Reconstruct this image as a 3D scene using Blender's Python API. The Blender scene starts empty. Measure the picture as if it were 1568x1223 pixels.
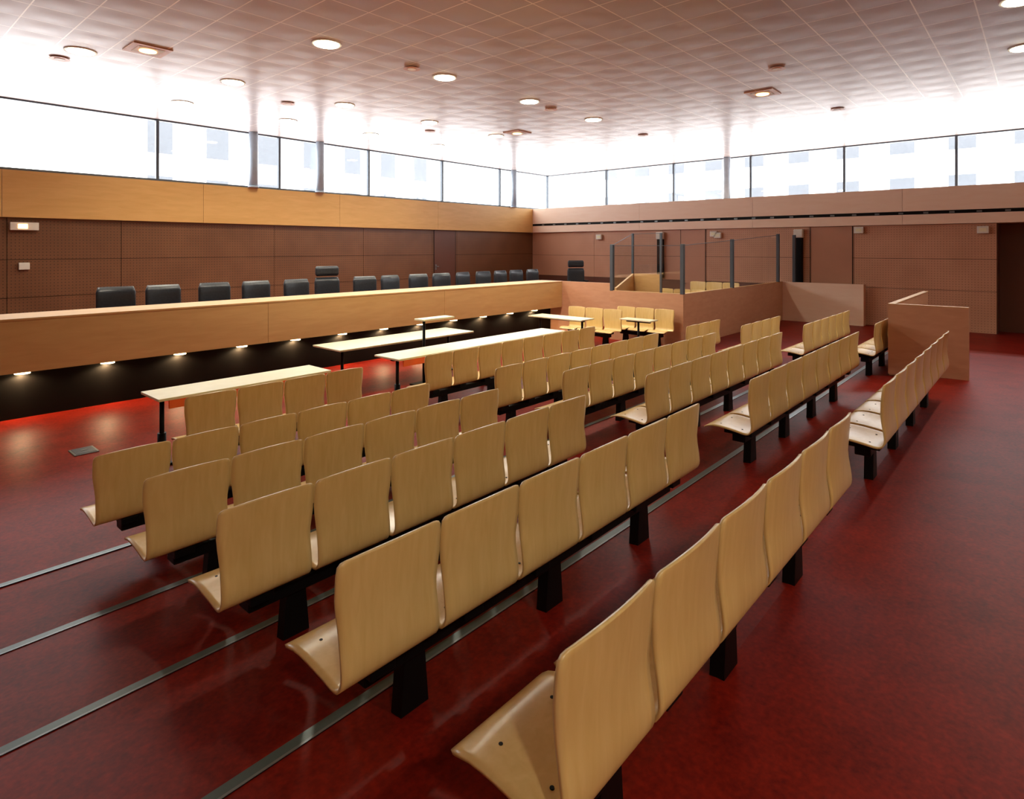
import bpy, bmesh, math, random
from mathutils import Vector, Matrix
random.seed(3)
S=bpy.context.scene
COL=S.collection

# ------------------------------------------------------------------ materials
def newmat(name):
    m=bpy.data.materials.new(name); m.use_nodes=True
    nt=m.node_tree; b=nt.nodes['Principled BSDF']
    return m,nt,b
def lin(r,g,b):
    f=lambda c:(c/255/12.92) if c/255<=.04045 else ((c/255+.055)/1.055)**2.4
    return (f(r),f(g),f(b),1)
def simple(name,rgb,rough=.5,metal=0,noise=.08,scale=6,spec=.5,coat=0):
    m,nt,b=newmat(name)
    n=nt.nodes.new('ShaderNodeTexNoise'); n.inputs['Scale'].default_value=scale; n.inputs['Detail'].default_value=4
    tc=nt.nodes.new('ShaderNodeTexCoord'); nt.links.new(tc.outputs['Object'],n.inputs['Vector'])
    r=nt.nodes.new('ShaderNodeValToRGB')
    c=lin(*rgb)
    r.color_ramp.elements[0].position=.3; r.color_ramp.elements[1].position=.7
    r.color_ramp.elements[0].color=tuple(x*(1-noise) for x in c[:3])+(1,)
    r.color_ramp.elements[1].color=tuple(min(1,x*(1+noise)) for x in c[:3])+(1,)
    nt.links.new(n.outputs['Fac'],r.inputs['Fac']); nt.links.new(r.outputs['Color'],b.inputs['Base Color'])
    b.inputs['Roughness'].default_value=rough; b.inputs['Metallic'].default_value=metal
    b.inputs['Specular IOR Level'].default_value=spec
    b.inputs['Coat Weight'].default_value=coat; b.inputs['Coat Roughness'].default_value=.15
    return m
def emis(name,rgb,st):
    m,nt,b=newmat(name)
    b.inputs['Base Color'].default_value=rgb+(1,); b.inputs['Emission Color'].default_value=rgb+(1,)
    b.inputs['Emission Strength'].default_value=st
    return m
def wood(name,c1,c2,rough=.35,stretch=(1,1,9),spec=.4,coat=0.0,per_obj=False):
    m,nt,b=newmat(name); N=nt.nodes; L=nt.links
    tc=N.new('ShaderNodeTexCoord'); mp=N.new('ShaderNodeMapping'); L.new(tc.outputs['Object'],mp.inputs['Vector'])
    mp.inputs['Scale'].default_value=stretch
    oi=N.new('ShaderNodeObjectInfo'); ml=N.new('ShaderNodeMath'); ml.operation='MULTIPLY'; ml.inputs[1].default_value=37
    L.new(oi.outputs['Random'],ml.inputs[0]); L.new(ml.outputs[0],mp.inputs['Location'])
    n=N.new('ShaderNodeTexNoise'); n.inputs['Scale'].default_value=3; n.inputs['Detail'].default_value=6; n.inputs['Distortion'].default_value=.6
    L.new(mp.outputs['Vector'],n.inputs['Vector'])
    r=N.new('ShaderNodeValToRGB'); r.color_ramp.elements[0].position=.3; r.color_ramp.elements[1].position=.72
    r.color_ramp.elements[0].color=lin(*c1); r.color_ramp.elements[1].color=lin(*c2)
    L.new(n.outputs['Fac'],r.inputs['Fac']); L.new(r.outputs['Color'],b.inputs['Base Color'])
    b.inputs['Roughness'].default_value=rough; b.inputs['Specular IOR Level'].default_value=spec
    b.inputs['Coat Weight'].default_value=coat; b.inputs['Coat Roughness'].default_value=.2
    return m
M={}
M['ply']=wood('beech_plywood',(218,187,120),(228,199,135),.34,(9,9,1.2),.5,.3)
M['cream']=wood('table_laminate',(230,226,190),(238,234,202),.3,(2,2,2),.5)
M['desk']=wood('desk_veneer',(192,150,96),(202,161,106),.42,(.6,1,4),.35)
M['beamL']=wood('golden_veneer',(210,164,98),(220,175,110),.4,(.5,1,3),.35)
M['beamR']=wood('rosy_veneer',(244,212,186),(248,220,196),.4,(1,.5,3),.4)
M['dock']=wood('dock_veneer',(196,146,114),(206,157,124),.42,(1,1,4),.35)
M['dark']=simple('black_recess',(14,11,9),.6,0,.08,6,.15)
M['blk']=simple('black_steel',(9,9,10),.5,0,.08,6,.2)
M['steel']=simple('grey_steel',(120,126,128),.35,.5)
M['post']=simple('dark_grey_paint',(76,84,94),.4,.1)
M['colm']=simple('column_paint',(165,180,196),.45)
M['leather']=simple('black_leather',(36,42,50),.34,0,.25,30)
M['white']=simple('white_plastic',(225,222,210),.5)
M['strip']=simple('floor_trim_metal',(74,92,92),.35,.2)
M['orange']=simple('painted_orange_glow',(235,100,30),.5)  # colour of the reflected glow painted under table edges
M['ext']=simple('facade_white',(240,240,240),.9)
M['extw']=simple('facade_window',(88,91,96),.6)
M['lampw']=emis('lamp_warm',(1,.95,.72),14)
M['lampr']=emis('lamp_recess',(1,.74,.38),7)
M['lampd']=simple('lamp_dim',(245,240,225),.4)
M['lampo']=emis('lamp_amber',(1,.42,.15),5)
M['brass']=simple('ring_metal',(205,150,120),.4,.3)

# floor: mottled red linoleum
m,nt,b=newmat('red_linoleum'); N=nt.nodes; L=nt.links
tc=N.new('ShaderNodeTexCoord')
n1=N.new('ShaderNodeTexNoise'); n1.inputs['Scale'].default_value=2.6; n1.inputs['Detail'].default_value=12; n1.inputs['Roughness'].default_value=.85
n2=N.new('ShaderNodeTexNoise'); n2.inputs['Scale'].default_value=38; n2.inputs['Detail'].default_value=4
L.new(tc.outputs['Object'],n1.inputs['Vector']); L.new(tc.outputs['Object'],n2.inputs['Vector'])
mx=N.new('ShaderNodeMath'); mx.operation='MULTIPLY_ADD'; mx.inputs[1].default_value=.35; L.new(n2.outputs['Fac'],mx.inputs[0]); 
mm=N.new('ShaderNodeMath'); mm.operation='MULTIPLY'; mm.inputs[1].default_value=.65; L.new(n1.outputs['Fac'],mm.inputs[0]); L.new(mm.outputs[0],mx.inputs[2])
r=N.new('ShaderNodeValToRGB'); r.color_ramp.elements[0].position=.36; r.color_ramp.elements[1].position=.64
r.color_ramp.elements[0].color=lin(88,13,9); r.color_ramp.elements[1].color=lin(142,33,18)
L.new(mx.outputs[0],r.inputs['Fac']); L.new(r.outputs['Color'],b.inputs['Base Color'])
b.inputs['Roughness'].default_value=.45; b.inputs['Specular IOR Level'].default_value=.09
M['floor']=m

def grid_factor(nt,coord,cells,widths,offs=(0,0)):
    N=nt.nodes; L=nt.links
    tc=N.new('ShaderNodeTexCoord'); sp=N.new('ShaderNodeSeparateXYZ'); L.new(tc.outputs['Object'],sp.inputs[0])
    outs=[];tri=[]
    for ax,c,w,o in zip(coord,cells,widths,offs):
        a=N.new('ShaderNodeMath'); a.operation='ADD'; a.inputs[1].default_value=-o+c*100; L.new(sp.outputs[ax],a.inputs[0])
        p=N.new('ShaderNodeMath'); p.operation='PINGPONG'; p.inputs[1].default_value=c/2; L.new(a.outputs[0],p.inputs[0])
        g=N.new('ShaderNodeMath'); g.operation='LESS_THAN'; g.inputs[1].default_value=w/2; L.new(p.outputs[0],g.inputs[0])
        outs.append(g.outputs[0]); tri.append(p.outputs[0])
    mx=N.new('ShaderNodeMath'); mx.operation='MAXIMUM'; L.new(outs[0],mx.inputs[0]); L.new(outs[1],mx.inputs[1])
    return mx.outputs[0],tri
# ceiling
TILE=.6575
m,nt,b=newmat('metal_ceiling_tile'); N=nt.nodes; L=nt.links
fac,tri=grid_factor(nt,['X','Y'],[TILE,TILE],[.018,.018],(5.5+TILE/2,8.95+TILE/2))
mixc=N.new('ShaderNodeMix'); mixc.data_type='RGBA'; mixc.inputs['A'].default_value=lin(198,181,176); mixc.inputs['B'].default_value=lin(252,240,228)
L.new(fac,mixc.inputs['Factor']); L.new(mixc.outputs['Result'],b.inputs['Base Color'])
b.inputs['Roughness'].default_value=.31; b.inputs['Metallic'].default_value=.3; b.inputs['Specular IOR Level'].default_value=.3
mn=N.new('ShaderNodeMath'); mn.operation='MULTIPLY'
hs=[]
for t in tri:
    sm=N.new('ShaderNodeMapRange'); sm.interpolation_type='SMOOTHSTEP'; sm.inputs['From Max'].default_value=.30; L.new(t,sm.inputs['Value']); hs.append(sm.outputs[0])
L.new(hs[0],mn.inputs[0]); L.new(hs[1],mn.inputs[1])
bp=N.new('ShaderNodeBump'); bp.inputs['Strength'].default_value=.30; bp.inputs['Distance'].default_value=.01
L.new(mn.outputs[0],bp.inputs['Height']); L.new(bp.outputs['Normal'],b.inputs['Normal'])
M['ceil']=m
# perforated wall panel
def perf(name,ax,c1,c2,hole):
    m,nt,b=newmat(name); N=nt.nodes; L=nt.links
    tc=N.new('ShaderNodeTexCoord'); sp=N.new('ShaderNodeSeparateXYZ'); L.new(tc.outputs['Object'],sp.inputs[0])
    ds=[]
    for a in (ax,'Z'):
        ad=N.new('ShaderNodeMath'); ad.operation='ADD'; ad.inputs[1].default_value=50; L.new(sp.outputs[a],ad.inputs[0])
        p=N.new('ShaderNodeMath'); p.operation='PINGPONG'; p.inputs[1].default_value=.036; L.new(ad.outputs[0],p.inputs[0])
        q=N.new('ShaderNodeMath'); q.operation='POWER'; q.inputs[1].default_value=2; L.new(p.outputs[0],q.inputs[0]); ds.append(q.outputs[0])
    sm=N.new('ShaderNodeMath'); sm.operation='ADD'; L.new(ds[0],sm.inputs[0]); L.new(ds[1],sm.inputs[1])
    lt=N.new('ShaderNodeMath'); lt.operation='LESS_THAN'; lt.inputs[1].default_value=.011**2; L.new(sm.outputs[0],lt.inputs[0])
    n=N.new('ShaderNodeTexNoise'); n.inputs['Scale'].default_value=1.2; n.inputs['Detail'].default_value=5; L.new(tc.outputs['Object'],n.inputs['Vector'])
    r=N.new('ShaderNodeValToRGB'); r.color_ramp.elements[0].position=.35; r.color_ramp.elements[1].position=.65
    r.color_ramp.elements[0].color=lin(*c1); r.color_ramp.elements[1].color=lin(*c2); L.new(n.outputs['Fac'],r.inputs['Fac'])
    mx=N.new('ShaderNodeMix'); mx.data_type='RGBA'; L.new(lt.outputs[0],mx.inputs['Factor']); L.new(r.outputs['Color'],mx.inputs['A']); mx.inputs['B'].default_value=lin(*hole)
    L.new(mx.outputs['Result'],b.inputs['Base Color']); b.inputs['Roughness'].default_value=.42
    return m
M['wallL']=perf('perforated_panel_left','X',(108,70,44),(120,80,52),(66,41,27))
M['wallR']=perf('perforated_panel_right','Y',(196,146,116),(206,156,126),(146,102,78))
M['wallflat']=simple('brown_panel',(190,138,110),.42,0,.05,1)
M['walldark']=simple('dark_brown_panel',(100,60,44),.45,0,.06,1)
# glass
m,nt,b=newmat('clear_glass'); N=nt.nodes; L=nt.links
tr=N.new('ShaderNodeBsdfTransparent'); tr.inputs[0].default_value=(.97,.98,.98,1)
gl=N.new('ShaderNodeBsdfGlossy'); gl.inputs['Roughness'].default_value=.02
ms=N.new('ShaderNodeMixShader'); ms.inputs[0].default_value=.05
L.new(tr.outputs[0],ms.inputs[1]); L.new(gl.outputs[0],ms.inputs[2]); L.new(ms.outputs[0],nt.nodes['Material Output'].inputs['Surface'])
M['glass']=m

# ------------------------------------------------------------------ mesh helpers
class MB:
    def __init__(s): s.bm=bmesh.new(); s.mats=[]
    def mi(s,k):
        if k not in s.mats: s.mats.append(k)
        return s.mats.index(k)
    def box(s,x0,x1,y0,y1,z0,z1,k,bev=0):
        r=bmesh.ops.create_cube(s.bm,size=1)
        for v in r['verts']:
            v.co=Vector(((x0+x1)/2+v.co.x*(x1-x0),(y0+y1)/2+v.co.y*(y1-y0),(z0+z1)/2+v.co.z*(z1-z0)))
        fs={f for v in r['verts'] for f in v.link_faces}
        i=s.mi(k)
        for f in fs: f.material_index=i
        if bev>0:
            es={e for v in r['verts'] for e in v.link_edges}
            rr=bmesh.ops.bevel(s.bm,geom=list(es),offset=bev,segments=2,affect='EDGES',profile=.5)
            for f in rr['faces']: f.material_index=i
    def cyl(s,p,r,h,k,seg=24,r2=None,axis='Z',smooth=True):
        rr=bmesh.ops.create_cone(s.bm,cap_ends=True,segments=seg,radius1=r,radius2=r if r2 is None else r2,depth=h)
        mat=Matrix.Identity(4)
        if axis=='X': mat=Matrix.Rotation(math.pi/2,4,'Y')
        if axis=='Y': mat=Matrix.Rotation(-math.pi/2,4,'X')
        i=s.mi(k)
        for v in rr['verts']: v.co=(mat@v.co)+Vector(p)
        for f in {f for v in rr['verts'] for f in v.link_faces}:
            f.material_index=i
            if len(f.verts)==4 and smooth: f.smooth=True
    def prism(s,pts,thick,k):
        t=Vector(thick); a=[s.bm.verts.new(p) for p in pts]; b=[s.bm.verts.new(Vector(p)+t) for p in pts]
        i=s.mi(k); n=len(pts); F=[s.bm.faces.new(a[::-1]),s.bm.faces.new(b)]
        for j in range(n): F.append(s.bm.faces.new([a[j],a[(j+1)%n],b[(j+1)%n],b[j]]))
        for f in F: f.material_index=i
    def obj(s,name,parent=None,loc=(0,0,0),rotz=0):
        bmesh.ops.recalc_face_normals(s.bm,faces=s.bm.faces[:])
        me=bpy.data.meshes.new(name); s.bm.to_mesh(me); s.bm.free()
        for k in s.mats: me.materials.append(M[k])
        o=bpy.data.objects.new(name,me); COL.objects.link(o)
        o.location=loc; o.rotation_euler[2]=rotz
        if parent: o.parent=parent
        return o
def empty(name,loc=(0,0,0),rotz=0):
    e=bpy.data.objects.new(name,None); COL.objects.link(e); e.location=loc; e.rotation_euler[2]=rotz; e.empty_display_size=.2
    return e
def inst(name,me,parent,loc=(0,0,0)):
    o=bpy.data.objects.new(name,me); COL.objects.link(o); o.parent=parent; o.location=loc; return o

# ------------------------------------------------------------------ dimensions
ZU,ZL=-1.97,-2.385
def fz(x,y):
    if y<=1.13: z=ZU
    elif y>=5.28: z=ZL
    else: z=ZU+(ZL-ZU)*(y-1.13)/(5.28-1.13)
    t=min(1,max(0,(x-14.2)/3.5)); return z+(ZL-z)*t
XB,YB=21.2,17.43; XW,YW=22.45,17.55; ZBT,ZBB=1.756,.69; ZC=3.386
X0,Y0=-4.0,-6.0

# floor
bm=bmesh.new()
xs=[X0-.1,0,4,8,12,14.2]+[14.2+.35*i for i in range(1,11)]+[20,XW+.3]
ys=[Y0-.1,-2,0,1.13]+[1.13+.415*i for i in range(1,11)]+[8,12,YW+.2]
vs=[[bm.verts.new((x,y,fz(x,y))) for y in ys] for x in xs]
for i in range(len(xs)-1):
    for j in range(len(ys)-1): bm.faces.new([vs[i][j],vs[i+1][j],vs[i+1][j+1],vs[i][j+1]])
me=bpy.data.meshes.new('floor'); bm.to_mesh(me); bm.free(); me.materials.append(M['floor'])
o=bpy.data.objects.new('floor',me); COL.objects.link(o)
# strips
for k,y in enumerate([2.37,3.41,4.45,5.52]):
    b=MB(); z=fz(0,y)
    b.box(-3.9,14.1,y-.03,y+.03,z-.01,z+.007,'strip'); b.box(-3.9,14.1,y-.030,y-.018,z,z+.0085,'steel')
    b.obj('trim_%d'%(k+1))
# ceiling
b=MB(); b.box(X0-.1,XW+.3,Y0-.1,YW+.2,ZC,ZC+.15,'ceil'); b.obj('ceiling')

# ------------------------------------------------------------------ walls
def wall_panels_y(b,yf,xa,xb,rows,xj,k,depth=.04,gap=.012):
    b.box(xa,xb,yf+depth,yf+depth+.12,ZL-.05,ZBB,'dark')
    for z0,z1 in rows:
        for x0,x1 in zip(xj[:-1],xj[1:]): b.box(x0+gap/2,x1-gap/2,yf,yf+depth,z0+gap/2,z1-gap/2,k)
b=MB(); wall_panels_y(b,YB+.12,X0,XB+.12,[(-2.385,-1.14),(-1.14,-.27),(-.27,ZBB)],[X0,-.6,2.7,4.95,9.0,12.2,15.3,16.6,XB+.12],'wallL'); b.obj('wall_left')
b=MB()
for x0,x1 in [(X0,-1),(-1,2.6),(2.6,6.9),(6.9,11.2),(11.2,15.5),(15.5,XB)]:
    b.box(x0,x1-.008,YB,YW+.18,ZBB,ZBT,'beamL')
b.obj('trim_beam_left')
b=MB()
b.box(XB+.16,XB+.3,1.0,YB+.3,ZL-.05,ZBB,'dark')
yj=[1.0,4.5,5.8,9.3,11.06,14.2,YB+.12]
for z0,z1 in [(ZL,-1.22),(-1.22,-.32),(-.32,ZBB)]:
    for a,c in zip(yj[:-1],yj[1:]):
        k='wallR'
        if (a,c) in [(4.5,5.8),(9.3,11.06)]: k='wallflat'
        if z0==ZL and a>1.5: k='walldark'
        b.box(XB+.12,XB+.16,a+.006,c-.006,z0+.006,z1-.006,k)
b.obj('wall_right')
b=MB(); b.box(XB+.9,XB+1.1,Y0,1.0,ZL-.05,ZBB,'walldark'); b.box(XB+.16,XB+1.1,.98,1.0,ZL-.05,ZBB,'walldark')
b.obj('wall_right_recess')
b=MB(); 
for a,c in [(Y0,-1),(-1,3.2),(3.2,7.6),(7.6,12),(12,YB+.2)]:
    b.box(XB,XW+.18,a,c-.008,1.08,ZBT,'beamR'); b.box(XB,XW+.18,a,c-.008,ZBB,.98,'beamR')
b.box(XB+.06,XW+.18,Y0,YB+.2,.98,1.08,'blk')
y=-5.5
while y<YB-.2:
    b.box(XB+.045,XB+.062,y,y+.12,1.0,1.05,'steel'); y+=.62
b.obj('trim_beam_right')
b=MB(); b.box(X0-.15,X0,Y0-.15,YW+.2,ZL-.1,ZC,'wallflat'); b.obj('wall_near_left')
b=MB(); b.box(X0-.15,XW+.3,Y0-.15,Y0,ZL-.1,ZC,'beamL'); b.obj('wall_back')

# ------------------------------------------------------------------ windows
def window_run(name,axis,pos,lo,hi,mull):
    b=MB()
    def bx(a0,a1,z0,z1,d0,d1,k):
        if axis=='Y': b.box(a0,a1,pos+d0,pos+d1,z0,z1,k)
        else: b.box(pos+d0,pos+d1,a0,a1,z0,z1,k)
    bx(lo,hi,ZBT,ZBT+.06,-.03,.05,'post'); bx(lo,hi,ZC-.04,ZC,-.03,.05,'post')
    for a in mull: bx(a-.035,a+.035,ZBT,ZC,-.05,.05,'post')
    bx(lo,hi,ZBT+.06,ZC-.05,.0,.01,'glass')
    return b.obj(name)
window_run('window_1','Y',YW,X0,XW,[-.9,2.43,5.77,9.15,12.4,15.8,19.1,XW-.03])
window_run('window_2','X',XW,Y0,YW,[14.3,11.15,8.1,5.02,2.0,-1.1,-4.1])
for (x,y) in [(8.28,YW-.16),(10.45,YW-.16),(19.85,YW-.16),(XW-.18,8.92)]:
    b=MB(); b.cyl((x,y,(ZBT+ZC)/2),.125,ZC-ZBT-.004,'colm'); b.cyl((x,y,ZBT+.025),.15,.05,'colm'); b.obj('round_column')

# exterior buildings
def building(x0,x1,y0,y1,z1,faces):
    b=MB(); b.box(x0,x1,y0,y1,-8,z1,'ext')
    if 'S' in faces:
        x=x0+2
        while x<x1-2:
            for z in (2.2,5.4,8.6): b.box(x,x+1.3,y0-.06,y0+.1,z,z+1.9,'extw')
            x+=3.2
    if 'W' in faces:
        y=y0+2
        while y<y1-2:
            for z in (2.4,5.8,9.2):
                if z+1<z1: b.box(x0-.06,x0+.1,y,y+1.3,z,min(z1-.2,z+1.9),'extw')
            y+=3.0
    b.obj('neighbouring_building')
building(10,34,38,44,12.5,'S')
building(44,50,-14,30,7.9,'W')

# ------------------------------------------------------------------ seats
def make_shell_mesh(W=.515):
    prof=[(-.018,.905),(-.014,.88),(-.006,.80),(.0,.70),(.002,.60),(-.002,.52),(-.001,.46),(.009,.42),(.036,.390),(.08,.380),(.16,.388),(.26,.400),(.36,.404),(.425,.394),(.452,.376)]
    pts=[]
    for i in range(len(prof)-1):
        p0=Vector(prof[max(0,i-1)]);p1=Vector(prof[i]);p2=Vector(prof[i+1]);p3=Vector(prof[min(len(prof)-1,i+2)])
        for t in (0,.5):
            pts.append(.5*((2*p1)+(-p0+p2)*t+(2*p0-5*p1+4*p2-p3)*t*t+(-p0+3*p1-3*p2+p3)*t**3))
    pts.append(Vector(prof[-1]))
    bm=bmesh.new(); nx=16; rows=[]
    Ltot=len(pts); LOW=.017
    for j,p in enumerate(pts):
        row=[]
        z=p.y; yy=p.x
        hw=W/2
        if z>.86 and yy<.0: 
            t=(z-.86)/.045; hw=W/2-.035*(1-math.sqrt(max(0,1-t*t)))
        elif yy<.02 and z>.45: hw=W/2-LOW*max(0,min(1,(.74-z)/.12))
        elif yy>.40: 
            t=(yy-.40)/.053; hw=W/2-LOW-.03*(1-math.sqrt(max(0,1-min(1,t)**2)))
        else: hw=W/2-LOW
        back=max(0,min(1,(z-.45)/.2)) if yy<.03 else 0
        for i in range(nx+1):
            u=-1+2*i/nx
            x=u*hw
            dy=.022*back*(u*u)
            dz=0
            if yy>.03: dz=.010*(u*u)*min(1,(yy-.03)/.1)*(1-max(0,(yy-.34)/.115))
            if j<4: dz+= -.006*(u*u)*(1-j/4)
            row.append(bm.verts.new((x,yy+dy,z+dz)))
        rows.append(row)
    for j in range(Ltot-1):
        for i in range(nx):
            f=bm.faces.new([rows[j][i],rows[j][i+1],rows[j+1][i+1],rows[j+1][i]]); f.smooth=True
    bm.normal_update()
    geom=bm.faces[:]
    bmesh.ops.recalc_face_normals(bm,faces=geom)
    bmesh.ops.solidify(bm,geom=geom,thickness=.013)
    for f in bm.faces: f.material_index=0
    for sx in (-.13,.13):
        for sy,sz in ((.13,.397),(.33,.415)):
            r=bmesh.ops.create_cone(bm,cap_ends=True,segments=12,radius1=.009,radius2=.007,depth=.012)
            for v in r['verts']: v.co+=Vector((sx,sy,sz))
            for f in {f for v in r['verts'] for f in v.link_faces}: f.material_index=1
    me=bpy.data.meshes.new('seat_shell'); bm.to_mesh(me); bm.free()
    me.materials.append(M['ply']); me.materials.append(M['blk'])
    return me
SHELL=make_shell_mesh()
P=.525
def bench(x,y,n,rotz=0,base=None,lift=0):
    yl=y+.2; z=fz(x+n*P/2,yl) if base is None else base
    e=empty('tandem_seat_bench',(x,y,z),rotz)
    for i in range(n): inst('seat_shell_%d'%(i+1),SHELL,e,(P*(i+.5),0,lift))
    b=MB()
    b.box(.22,n*P-.22,.14,.26,.25,.33,'blk',.008)
    for i in range(n):
        b.box(P*i+.2,P*i+.325,.07,.33,.32,.372+lift,'blk',.006)
    b.obj('beam',e)
    nl=max(2,round(n/2)); 
    for j in range(nl):
        lx=.5+1.03*j if n>3 else (.35+(n*P-.7)*j/(nl-1))
        b=MB(); b.prism([(lx-.08,.16,-.012),(lx+.08,.16,-.012),(lx+.055,.16,.28),(lx-.055,.16,.28)],(0,.07,0),'blk')
        b.obj('leg_%d'%(j+1),e)
    return e
RY=[.935+1.035*0]+[.928+1.035*i for i in range(1,5)]+[6.39]
for i in range(5): bench(1.25,RY[i],6,lift=.015 if i==0 else 0)
bench(2.35,RY[5],4)
for i in range(6): bench(5.45,RY[i],8)
bench(10.75,RY[1],6); bench(10.75,RY[2],6); bench(10.75,RY[3],4); bench(10.75,RY[4],3)
bench(13.38,6.62,3,math.pi/2,ZL); bench(12.55,7.55,3,math.pi/2,ZL)

# ------------------------------------------------------------------ tables
def table(x0,x1,y0,y1,z=ZL,top=.75,legs=None,alongY=False,orange=False):
    e=empty('writing_table',((x0+x1)/2,(y0+y1)/2,z))
    hx,hy=(x1-x0)/2,(y1-y0)/2
    b=MB(); b.box(-hx,hx,-hy,hy,top-.03,top,'cream',.006); b.obj('top',e)
    b=MB()
    if alongY: b.box(-.03,.03,-hy+.1,hy-.1,top-.075,top-.03,'blk')
    else: b.box(-hx+.1,hx-.1,-.03,.03,top-.075,top-.03,'blk')
    b.obj('rail',e)
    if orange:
        b=MB(); b.box(-hx+.12,hx-.03,-hy+.04,-hy+.06,top-.13,top-.03,'orange'); b.obj('orange_glow_strip',e)  # orange strip paints the warm glow below the front edge
    span=hy if alongY else hx
    for j,p in enumerate(legs):
        q=p*span
        lx,ly=(0,q) if alongY else (q,0)
        b=MB(); b.cyl((lx,ly,(top-.05)/2),.025,top-.05,'blk'); b.cyl((lx,ly,.16),.045,.3,'blk')
        if alongY: b.box(lx-.22,lx+.22,ly-.04,ly+.04,0,.025,'blk',.006)
        else: b.box(lx-.04,lx+.04,ly-.24,ly+.24,0,.025,'blk',.006)
        b.obj('leg_%d'%(j+1),e)
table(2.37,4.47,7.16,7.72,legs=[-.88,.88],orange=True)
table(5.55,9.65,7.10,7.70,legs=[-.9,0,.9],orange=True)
table(5.42,8.42,8.42,9.25,legs=[-.8,.8])
table(11.25,11.8,7.85,9.4,legs=[-.8,.8],alongY=True)
table(12.15,12.5,6.6,7.4,legs=[0],alongY=True)
e=empty('witness_stand',(7.15,8.13,ZL))
b=MB(); b.box(-.36,.36,-.13,.13,1.12,1.15,'cream',.006); b.obj('shelf',e)
b=MB(); b.cyl((-.25,0,.56),.025,1.12,'blk'); b.box(-.45,-.05,-.15,.15,0,.03,'blk',.006); b.obj('post',e)
# floor outlet box
b=MB(); b.box(-.12,.12,-.14,.14,-.004,.012,'steel',.003); b.box(-.10,.10,-.12,.12,.012,.016,'post'); b.box(-.03,.03,-.02,.02,.016,.02,'steel'); b.obj('floor_outlet_box',loc=(2.0,8.45,ZL))

# ------------------------------------------------------------------ judges' bench
ZP=-1.785
b=MB(); b.box(X0+.02,20.6,11.25,YB+.1,ZL,ZP,'floor'); b.obj('podium_platform')
e=empty('judges_desk',(0,10.35,ZL))
H=-.95-ZL
b=MB()
for x0,x1 in [(-3.9,1.2),(1.2,5.2),(5.2,9.4),(9.4,13.9)]: b.box(x0,x1-.006,0,.05,.70,H-.012,'desk')
b.obj('front_panel',e)
b=MB(); b.box(-3.9,13.9,-.005,.85,H-.03,H,'desk',.004); b.obj('top',e)
b=MB(); b.box(-3.9,13.9,.42,.47,0,.72,'dark'); b.box(-3.9,13.9,.05,.45,.70,.72,'dark'); b.obj('recess_panel',e)
spx=[-.2,.8]+[1.81+1.022*i for i in range(12)]
b=MB()
for x in spx: b.cyl((x,.33,.665),.09,.06,'lampr'); b.cyl((x,.33,.693),.11,.012,'blk')
b.obj('recessed_spots',e)
def light(kind,name,loc,energy,color,parent=None,**kw):
    l=bpy.data.lights.new(name,kind); l.energy=energy; l.color=color
    for k,v in kw.items(): setattr(l,k,v)
    o=bpy.data.objects.new(name,l); COL.objects.link(o); o.location=loc
    if parent: o.parent=parent
    return o
for x in spx:
    light('SPOT','recess_spot',(x,.36,.63),26,(1,.70,.38),e,spot_size=2.9,spot_blend=.5,shadow_soft_size=.03)
e=empty('clerk_enclosure',(13.9,10.35,ZL))
b=MB(); b.box(.01,.07,-1.70,.8,0,H,'dock'); b.obj('side_panel',e)

# judge chairs
def swivel_chair(x,y,z,high,rot):
    e=empty('black_swivel_armchair',(x,y,z),rot)
    b=MB()
    def slab(z0,z1,w,t,yc):
        segs=6
        bm=b.bm; i=b.mi('leather'); rings=[]
        for j in range(segs+1):
            tt=j/segs; zz=z0+(z1-z0)*tt
            edge=min(tt,1-tt)*(z1-z0); rr=min(1,edge/.06); k=math.sqrt(max(0,1-(1-rr)**2))
            ww=w/2*(.90+.10*k); th=t/2*(.35+.65*k)
            ring=[]
            for a in range(24):
                an=2*math.pi*a/24; ca,sa=math.cos(an),math.sin(an)
                px=ww*math.copysign(abs(ca)**.35,ca); py=th*math.copysign(abs(sa)**.6,sa)
                ring.append(bm.verts.new((px,yc+py-.10*(px/(w/2))**2*.5+.03*(zz-z0),zz)))
            rings.append(ring)
        for r0,r1 in zip(rings[:-1],rings[1:]):
            for a in range(24):
                f=bm.faces.new([r0[a],r0[(a+1)%24],r1[(a+1)%24],r1[a]]); f.material_index=i; f.smooth=True
        for rg in (rings[0][::-1],rings[-1]):
            f=bm.faces.new(rg); f.material_index=i
    slab(.52,1.10,.60,.10,.24)
    if high: slab(1.13,1.36,.56,.11,.25)
    b.obj('backrest',e)
    b=MB(); b.box(-.26,.26,-.26,.24,.44,.54,'leather',.035); b.obj('seat',e)
    b=MB()
    for sx in (-1,1):
        b.box(sx*.29-.03,sx*.29+.03,-.16,.18,.66,.70,'blk',.012); b.box(sx*.29-.018,sx*.29+.018,-.02,.03,.46,.67,'blk')
    b.cyl((0,0,.27),.03,.36,'blk')
    b.obj('arms_and_column',e)
    b=MB()
    for k in range(5):
        a=2*math.pi*k/5; p=Vector((math.cos(a),math.sin(a),0)); q=Vector((-p.y,p.x,0))*.02
        b.prism([q+Vector((0,0,.07)),-q+Vector((0,0,.07)),p*.3-q*.7+Vector((0,0,.06)),p*.3+q*.7+Vector((0,0,.06))],(0,0,.03),'blk')
        b.cyl(tuple(p*.28+Vector((0,0,.03))),.03,.03,'blk',12,axis='X')
    b.obj('star_base',e)
cx=[3.36,4.14,5.05,5.9,6.8,7.67,8.53,9.33,10.2,11.0,11.85,12.64,13.4,14.1,14.9]
for i,x in enumerate(cx):
    swivel_chair(x,12.05+(.25 if x==7.67 else 0),ZP,x==7.67,random.uniform(-.15,.15))
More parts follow.
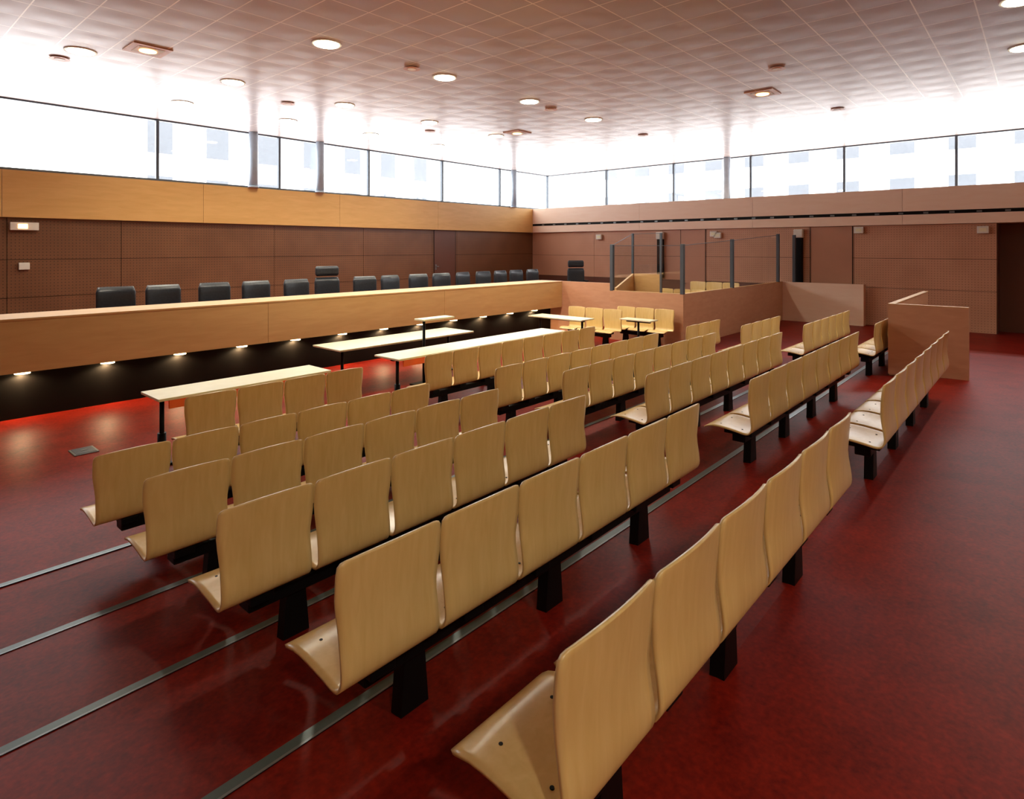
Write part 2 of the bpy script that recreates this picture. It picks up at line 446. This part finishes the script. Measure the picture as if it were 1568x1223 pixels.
swivel_chair(16.6,11.7,ZP,True,-.6)

# ------------------------------------------------------------------ dock
e=empty('defendants_dock',(13.57,6.5,ZL))
HD=-1.12-ZL; b=MB()
b.box(0,.07,0,2.05,0,HD,'dock'); b.box(.075,7.3,0,.07,0,HD,'dock'); b.obj('low_walls',e)
b=MB(); b.box(0,.075,0,2.05,HD,HD+.012,'desk'); b.box(.075,7.3,-.002,.075,HD,HD+.012,'desk'); b.obj('capping',e)
b=MB(); b.box(7.3,7.37,-2.35,.07,0,HD,'beamR'); b.box(7.37,7.6,-2.35,-2.28,0,HD,'dock'); b.obj('side_screen',e)
b=MB(); b.prism([(.33,2.05,0),(1.93,2.45,0),(1.93,2.45,1.64),(.33,2.05,HD+.05)],(0,.06,0),'desk'); b.box(1.93,1.99,1.6,2.5,0,1.64,'desk'); b.obj('clerk_sloped_panel',e)  # clerk's sloped panels, parented to the dock
posts=[(.035,.035,HD,.09),(.035,2.0,HD,.09),(3.1,.035,HD,.24),(6.95,.035,HD,.45),(7.33,-.35,HD,.42)]
b=MB()
for x,y,z0,zt in posts: b.box(x-.045,x+.045,y-.045,y+.045,z0,zt-ZL,'post',.006)
for x,y in [(1.95,2.5),(1.95,1.6)]: b.box(x-.03,x+.03,y-.03,y+.03,0,.42-ZL,'post',.006)
b.obj('glazing_posts',e)
b=MB()
def gpanel(x0,y0,x1,y1,zb0,zb1,zt0,zt1):
    d=Vector((x1-x0,y1-y0,0)).normalized(); n=Vector((-d.y,d.x,0))*.01
    a=Vector((x0,y0,0)); c=Vector((x1,y1,0))
    b.prism([a+Vector((0,0,zb0)),c+Vector((0,0,zb1)),c+Vector((0,0,zt1)),a+Vector((0,0,zt0))],n,'glass')
r=MB()
def rail(x0,y0,z0,x1,y1,z1,k='post',t=.012):
    d=Vector((x1-x0,y1-y0,0)).normalized(); n=Vector((-d.y,d.x,0))*t
    a=Vector((x0,y0,z0))-n/2; c=Vector((x1,y1,z1))-n/2
    r.prism([a,c,c+Vector((0,0,t)),a+Vector((0,0,t))],n,k)
T=-ZL
for (x0,y0,z0),(x1,y1,z1) in [((.035,.035,.05),(3.1,.035,.20)),((3.1,.035,.20),(6.95,.035,.41)),((.035,.035,.05),(.035,2.0,.05)),((.035,2.0,.05),(1.95,2.5,.40)),((1.95,2.5,.40),(1.95,1.6,.40))]:
    gpanel(x0,y0,x1,y1,HD+.04,HD+.04,z0+T,z1+T); rail(x0,y0,z0+T,x1,y1,z1+T)
b.obj('glazing',e); r.obj('top_rails',e)
b=MB(); b.box(.09,7.2,.10,2.4,0,.29,'floor'); b.box(3.6,7.2,.10,2.4,.29,.41,'floor'); b.obj('raised_floor',e)
bench(16.2,7.0,3,math.pi/2,ZL+.30); bench(18.2,6.9,3,math.pi/2,ZL+.42)

# entrance screen
z=fz(11.2,1.3); e=empty('entrance_screen',(11.2,.85,z)); h=-.9-z
b=MB(); b.box(0,.08,0,1.03,-.02,h,'dock'); b.obj('front_panel',e)
b=MB(); b.box(.08,3.7,.95,1.03,-.3,h,'dock'); b.obj('side_panel',e)
b=MB(); b.box(0,.085,0,1.035,h,h+.012,'desk'); b.box(.085,3.7,.945,1.035,h,h+.012,'desk'); b.obj('capping',e)

# ------------------------------------------------------------------ ceiling fixtures
def downlight(x,y,lit,en=310):
    b=MB(); b.cyl((0,0,-.006),.24,.012,'white' if lit else 'brass',32); b.cyl((0,0,-.014),.20,.012,'lampw' if lit else 'lampd',32)
    o=b.obj('ceiling_downlight',loc=(x,y,ZC))
    if lit: light('SPOT','bulb',(0,0,-.05),en,(1,.92,.75),o,spot_size=2.6,spot_blend=.7,shadow_soft_size=.14)
for x in (5.5,8.13,10.76,13.4): downlight(x,8.95,True)
for x in (2.9,5.5,8.13,10.76,13.4): downlight(x,12.45,True,190)
for x in (5.5,8.13,10.76,13.4): downlight(x,15.1,True,120)
downlight(13.4,.25,True,200); downlight(10.8,.25,True,200)
for x in (-1.5,2.5): downlight(x,-3.2,True,300)  # unseen lamps added behind the camera to brighten the seat backs
for x,y in [(2.76,13.2),(7.3,8.95),(7.15,13.3),(11.85,3.8),(16.3,3.8),(16.2,9.05),(11.7,9.05),(11.6,13.4)]:
    b=MB(); b.cyl((0,0,-.01),.16,.02,'brass',32,.13); b.cyl((0,0,-.022),.08,.01,'lampd',24); b.obj('ceiling_smoke_detector',loc=(x,y,ZC))
for x,y in [(3.64,11.5),(13.55,4.64),(13.45,11.65)]:
    b=MB(); b.box(-.3,.3,-.3,.3,-.02,0,'brass',.006); b.cyl((0,0,-.026),.13,.02,'lampo',24); b.box(-.2,.2,-.2,.2,-.024,-.018,'white'); b.obj('ceiling_spot_panel',loc=(x,y,ZC))

# ------------------------------------------------------------------ wall fittings
b=MB(); b.box(-.26,.26,-.10,0,-.09,.09,'white',.01); b.box(-.12,.05,-.11,-.1,-.05,.05,'lampo'); b.obj('exit_sign',loc=(3.0,YB+.11,.49))
b=MB(); b.box(-.1,.1,-.06,0,-.08,.08,'white',.01); b.obj('wall_alarm_box',loc=(3.0,YB+.11,-.42))
def door(name,axis,pos,a0,a1,z0,z1,hs):
    b=MB()
    def bx(u0,u1,d0,d1,w0,w1,k,bev=0):
        if axis=='Y': b.box(u0,u1,pos+d0,pos+d1,w0,w1,k,bev)
        else: b.box(pos+d0,pos+d1,u0,u1,w0,w1,k,bev)
    bx(a0,a1,-.012,.0,z0,z1,'wallflat' if axis=='X' else 'walldark'); bx(a0-.02,a0,-.015,0,z0,z1,'blk'); bx(a1,a1+.02,-.015,0,z0,z1,'blk'); 
    h=a0+.08 if hs<0 else a1-.08; bx(h-.03,h+.03,-.02,-.012,z0+.95,z0+1.15,'steel'); bx(min(h,h-.12*hs),max(h,h-.12*hs),-.06,-.03,z0+1.05,z0+1.08,'steel',.004)
    bx(h-.012,h+.012,-.06,-.012,z0+1.05,z0+1.08,'steel')
    b.obj(name)
door('door_1','Y',YB+.12,.9,2.2,ZP,ZBB-.01,1)
door('door_2','X',XB+.12,4.55,5.75,ZL,ZBB-.01,1)
door('door_3','X',XB+.12,9.35,10.3,ZL+.0,ZBB-.01,1)
door('door_4','Y',YB+.12,15.4,16.5,ZP,ZBB-.01,-1)
for y,zz in [(13.9,.5),(9.0,.55),(8.85,.5),(4.35,.6),(1.3,.55)]:
    b=MB(); b.box(-.12,0,-.13,.13,-.1,.1,'white',.01); b.box(-.125,-.12,-.08,.08,-.05,.05,'cream'); b.obj('wall_speaker',loc=(XB+.11,y,zz-.05))
for y in (11.1,6.1):
    b=MB(); b.box(-.16,0,-.12,.12,-1.5,.0,'blk',.02); b.box(-.20,-.02,-.14,.14,-.02,.26,'white',.02); b.obj('wall_projector_unit',loc=(XB+.11,y,.35))

# ------------------------------------------------------------------ light
w=bpy.data.worlds.new('World'); S.world=w; w.use_nodes=True
bg=w.node_tree.nodes['Background']; bg.inputs[0].default_value=(.95,.97,1,1); bg.inputs[1].default_value=4.5
def portal(name,loc,rot,sx,sy):
    l=bpy.data.lights.new(name,'AREA'); l.shape='RECTANGLE'; l.size=sx; l.size_y=sy; l.cycles.is_portal=True
    o=bpy.data.objects.new(name,l); COL.objects.link(o); o.location=loc; o.rotation_euler=rot
hz_=(ZBT+ZC)/2
portal('sky_portal_a',((X0+XW)/2,YW+.15,hz_),(-math.pi/2,0,0),XW-X0,ZC-ZBT)
portal('sky_portal_b',(XW+.15,(Y0+YW)/2,hz_),(0,math.pi/2,0),ZC-ZBT,YW-Y0)

# ------------------------------------------------------------------ camera
cd=bpy.data.cameras.new('camera'); cam=bpy.data.objects.new('camera',cd); COL.objects.link(cam)
cd.sensor_width=36; cd.lens=36*926.43/1568; cd.shift_y=-(611.7-379.45)/1568
cam.location=(0,0,0); cam.rotation_euler=(math.pi/2,0,.7225-math.pi/2)
cd.clip_start=.05; cd.clip_end=300
S.camera=cam
S.view_settings.view_transform='Standard'
S.view_settings.exposure=.84
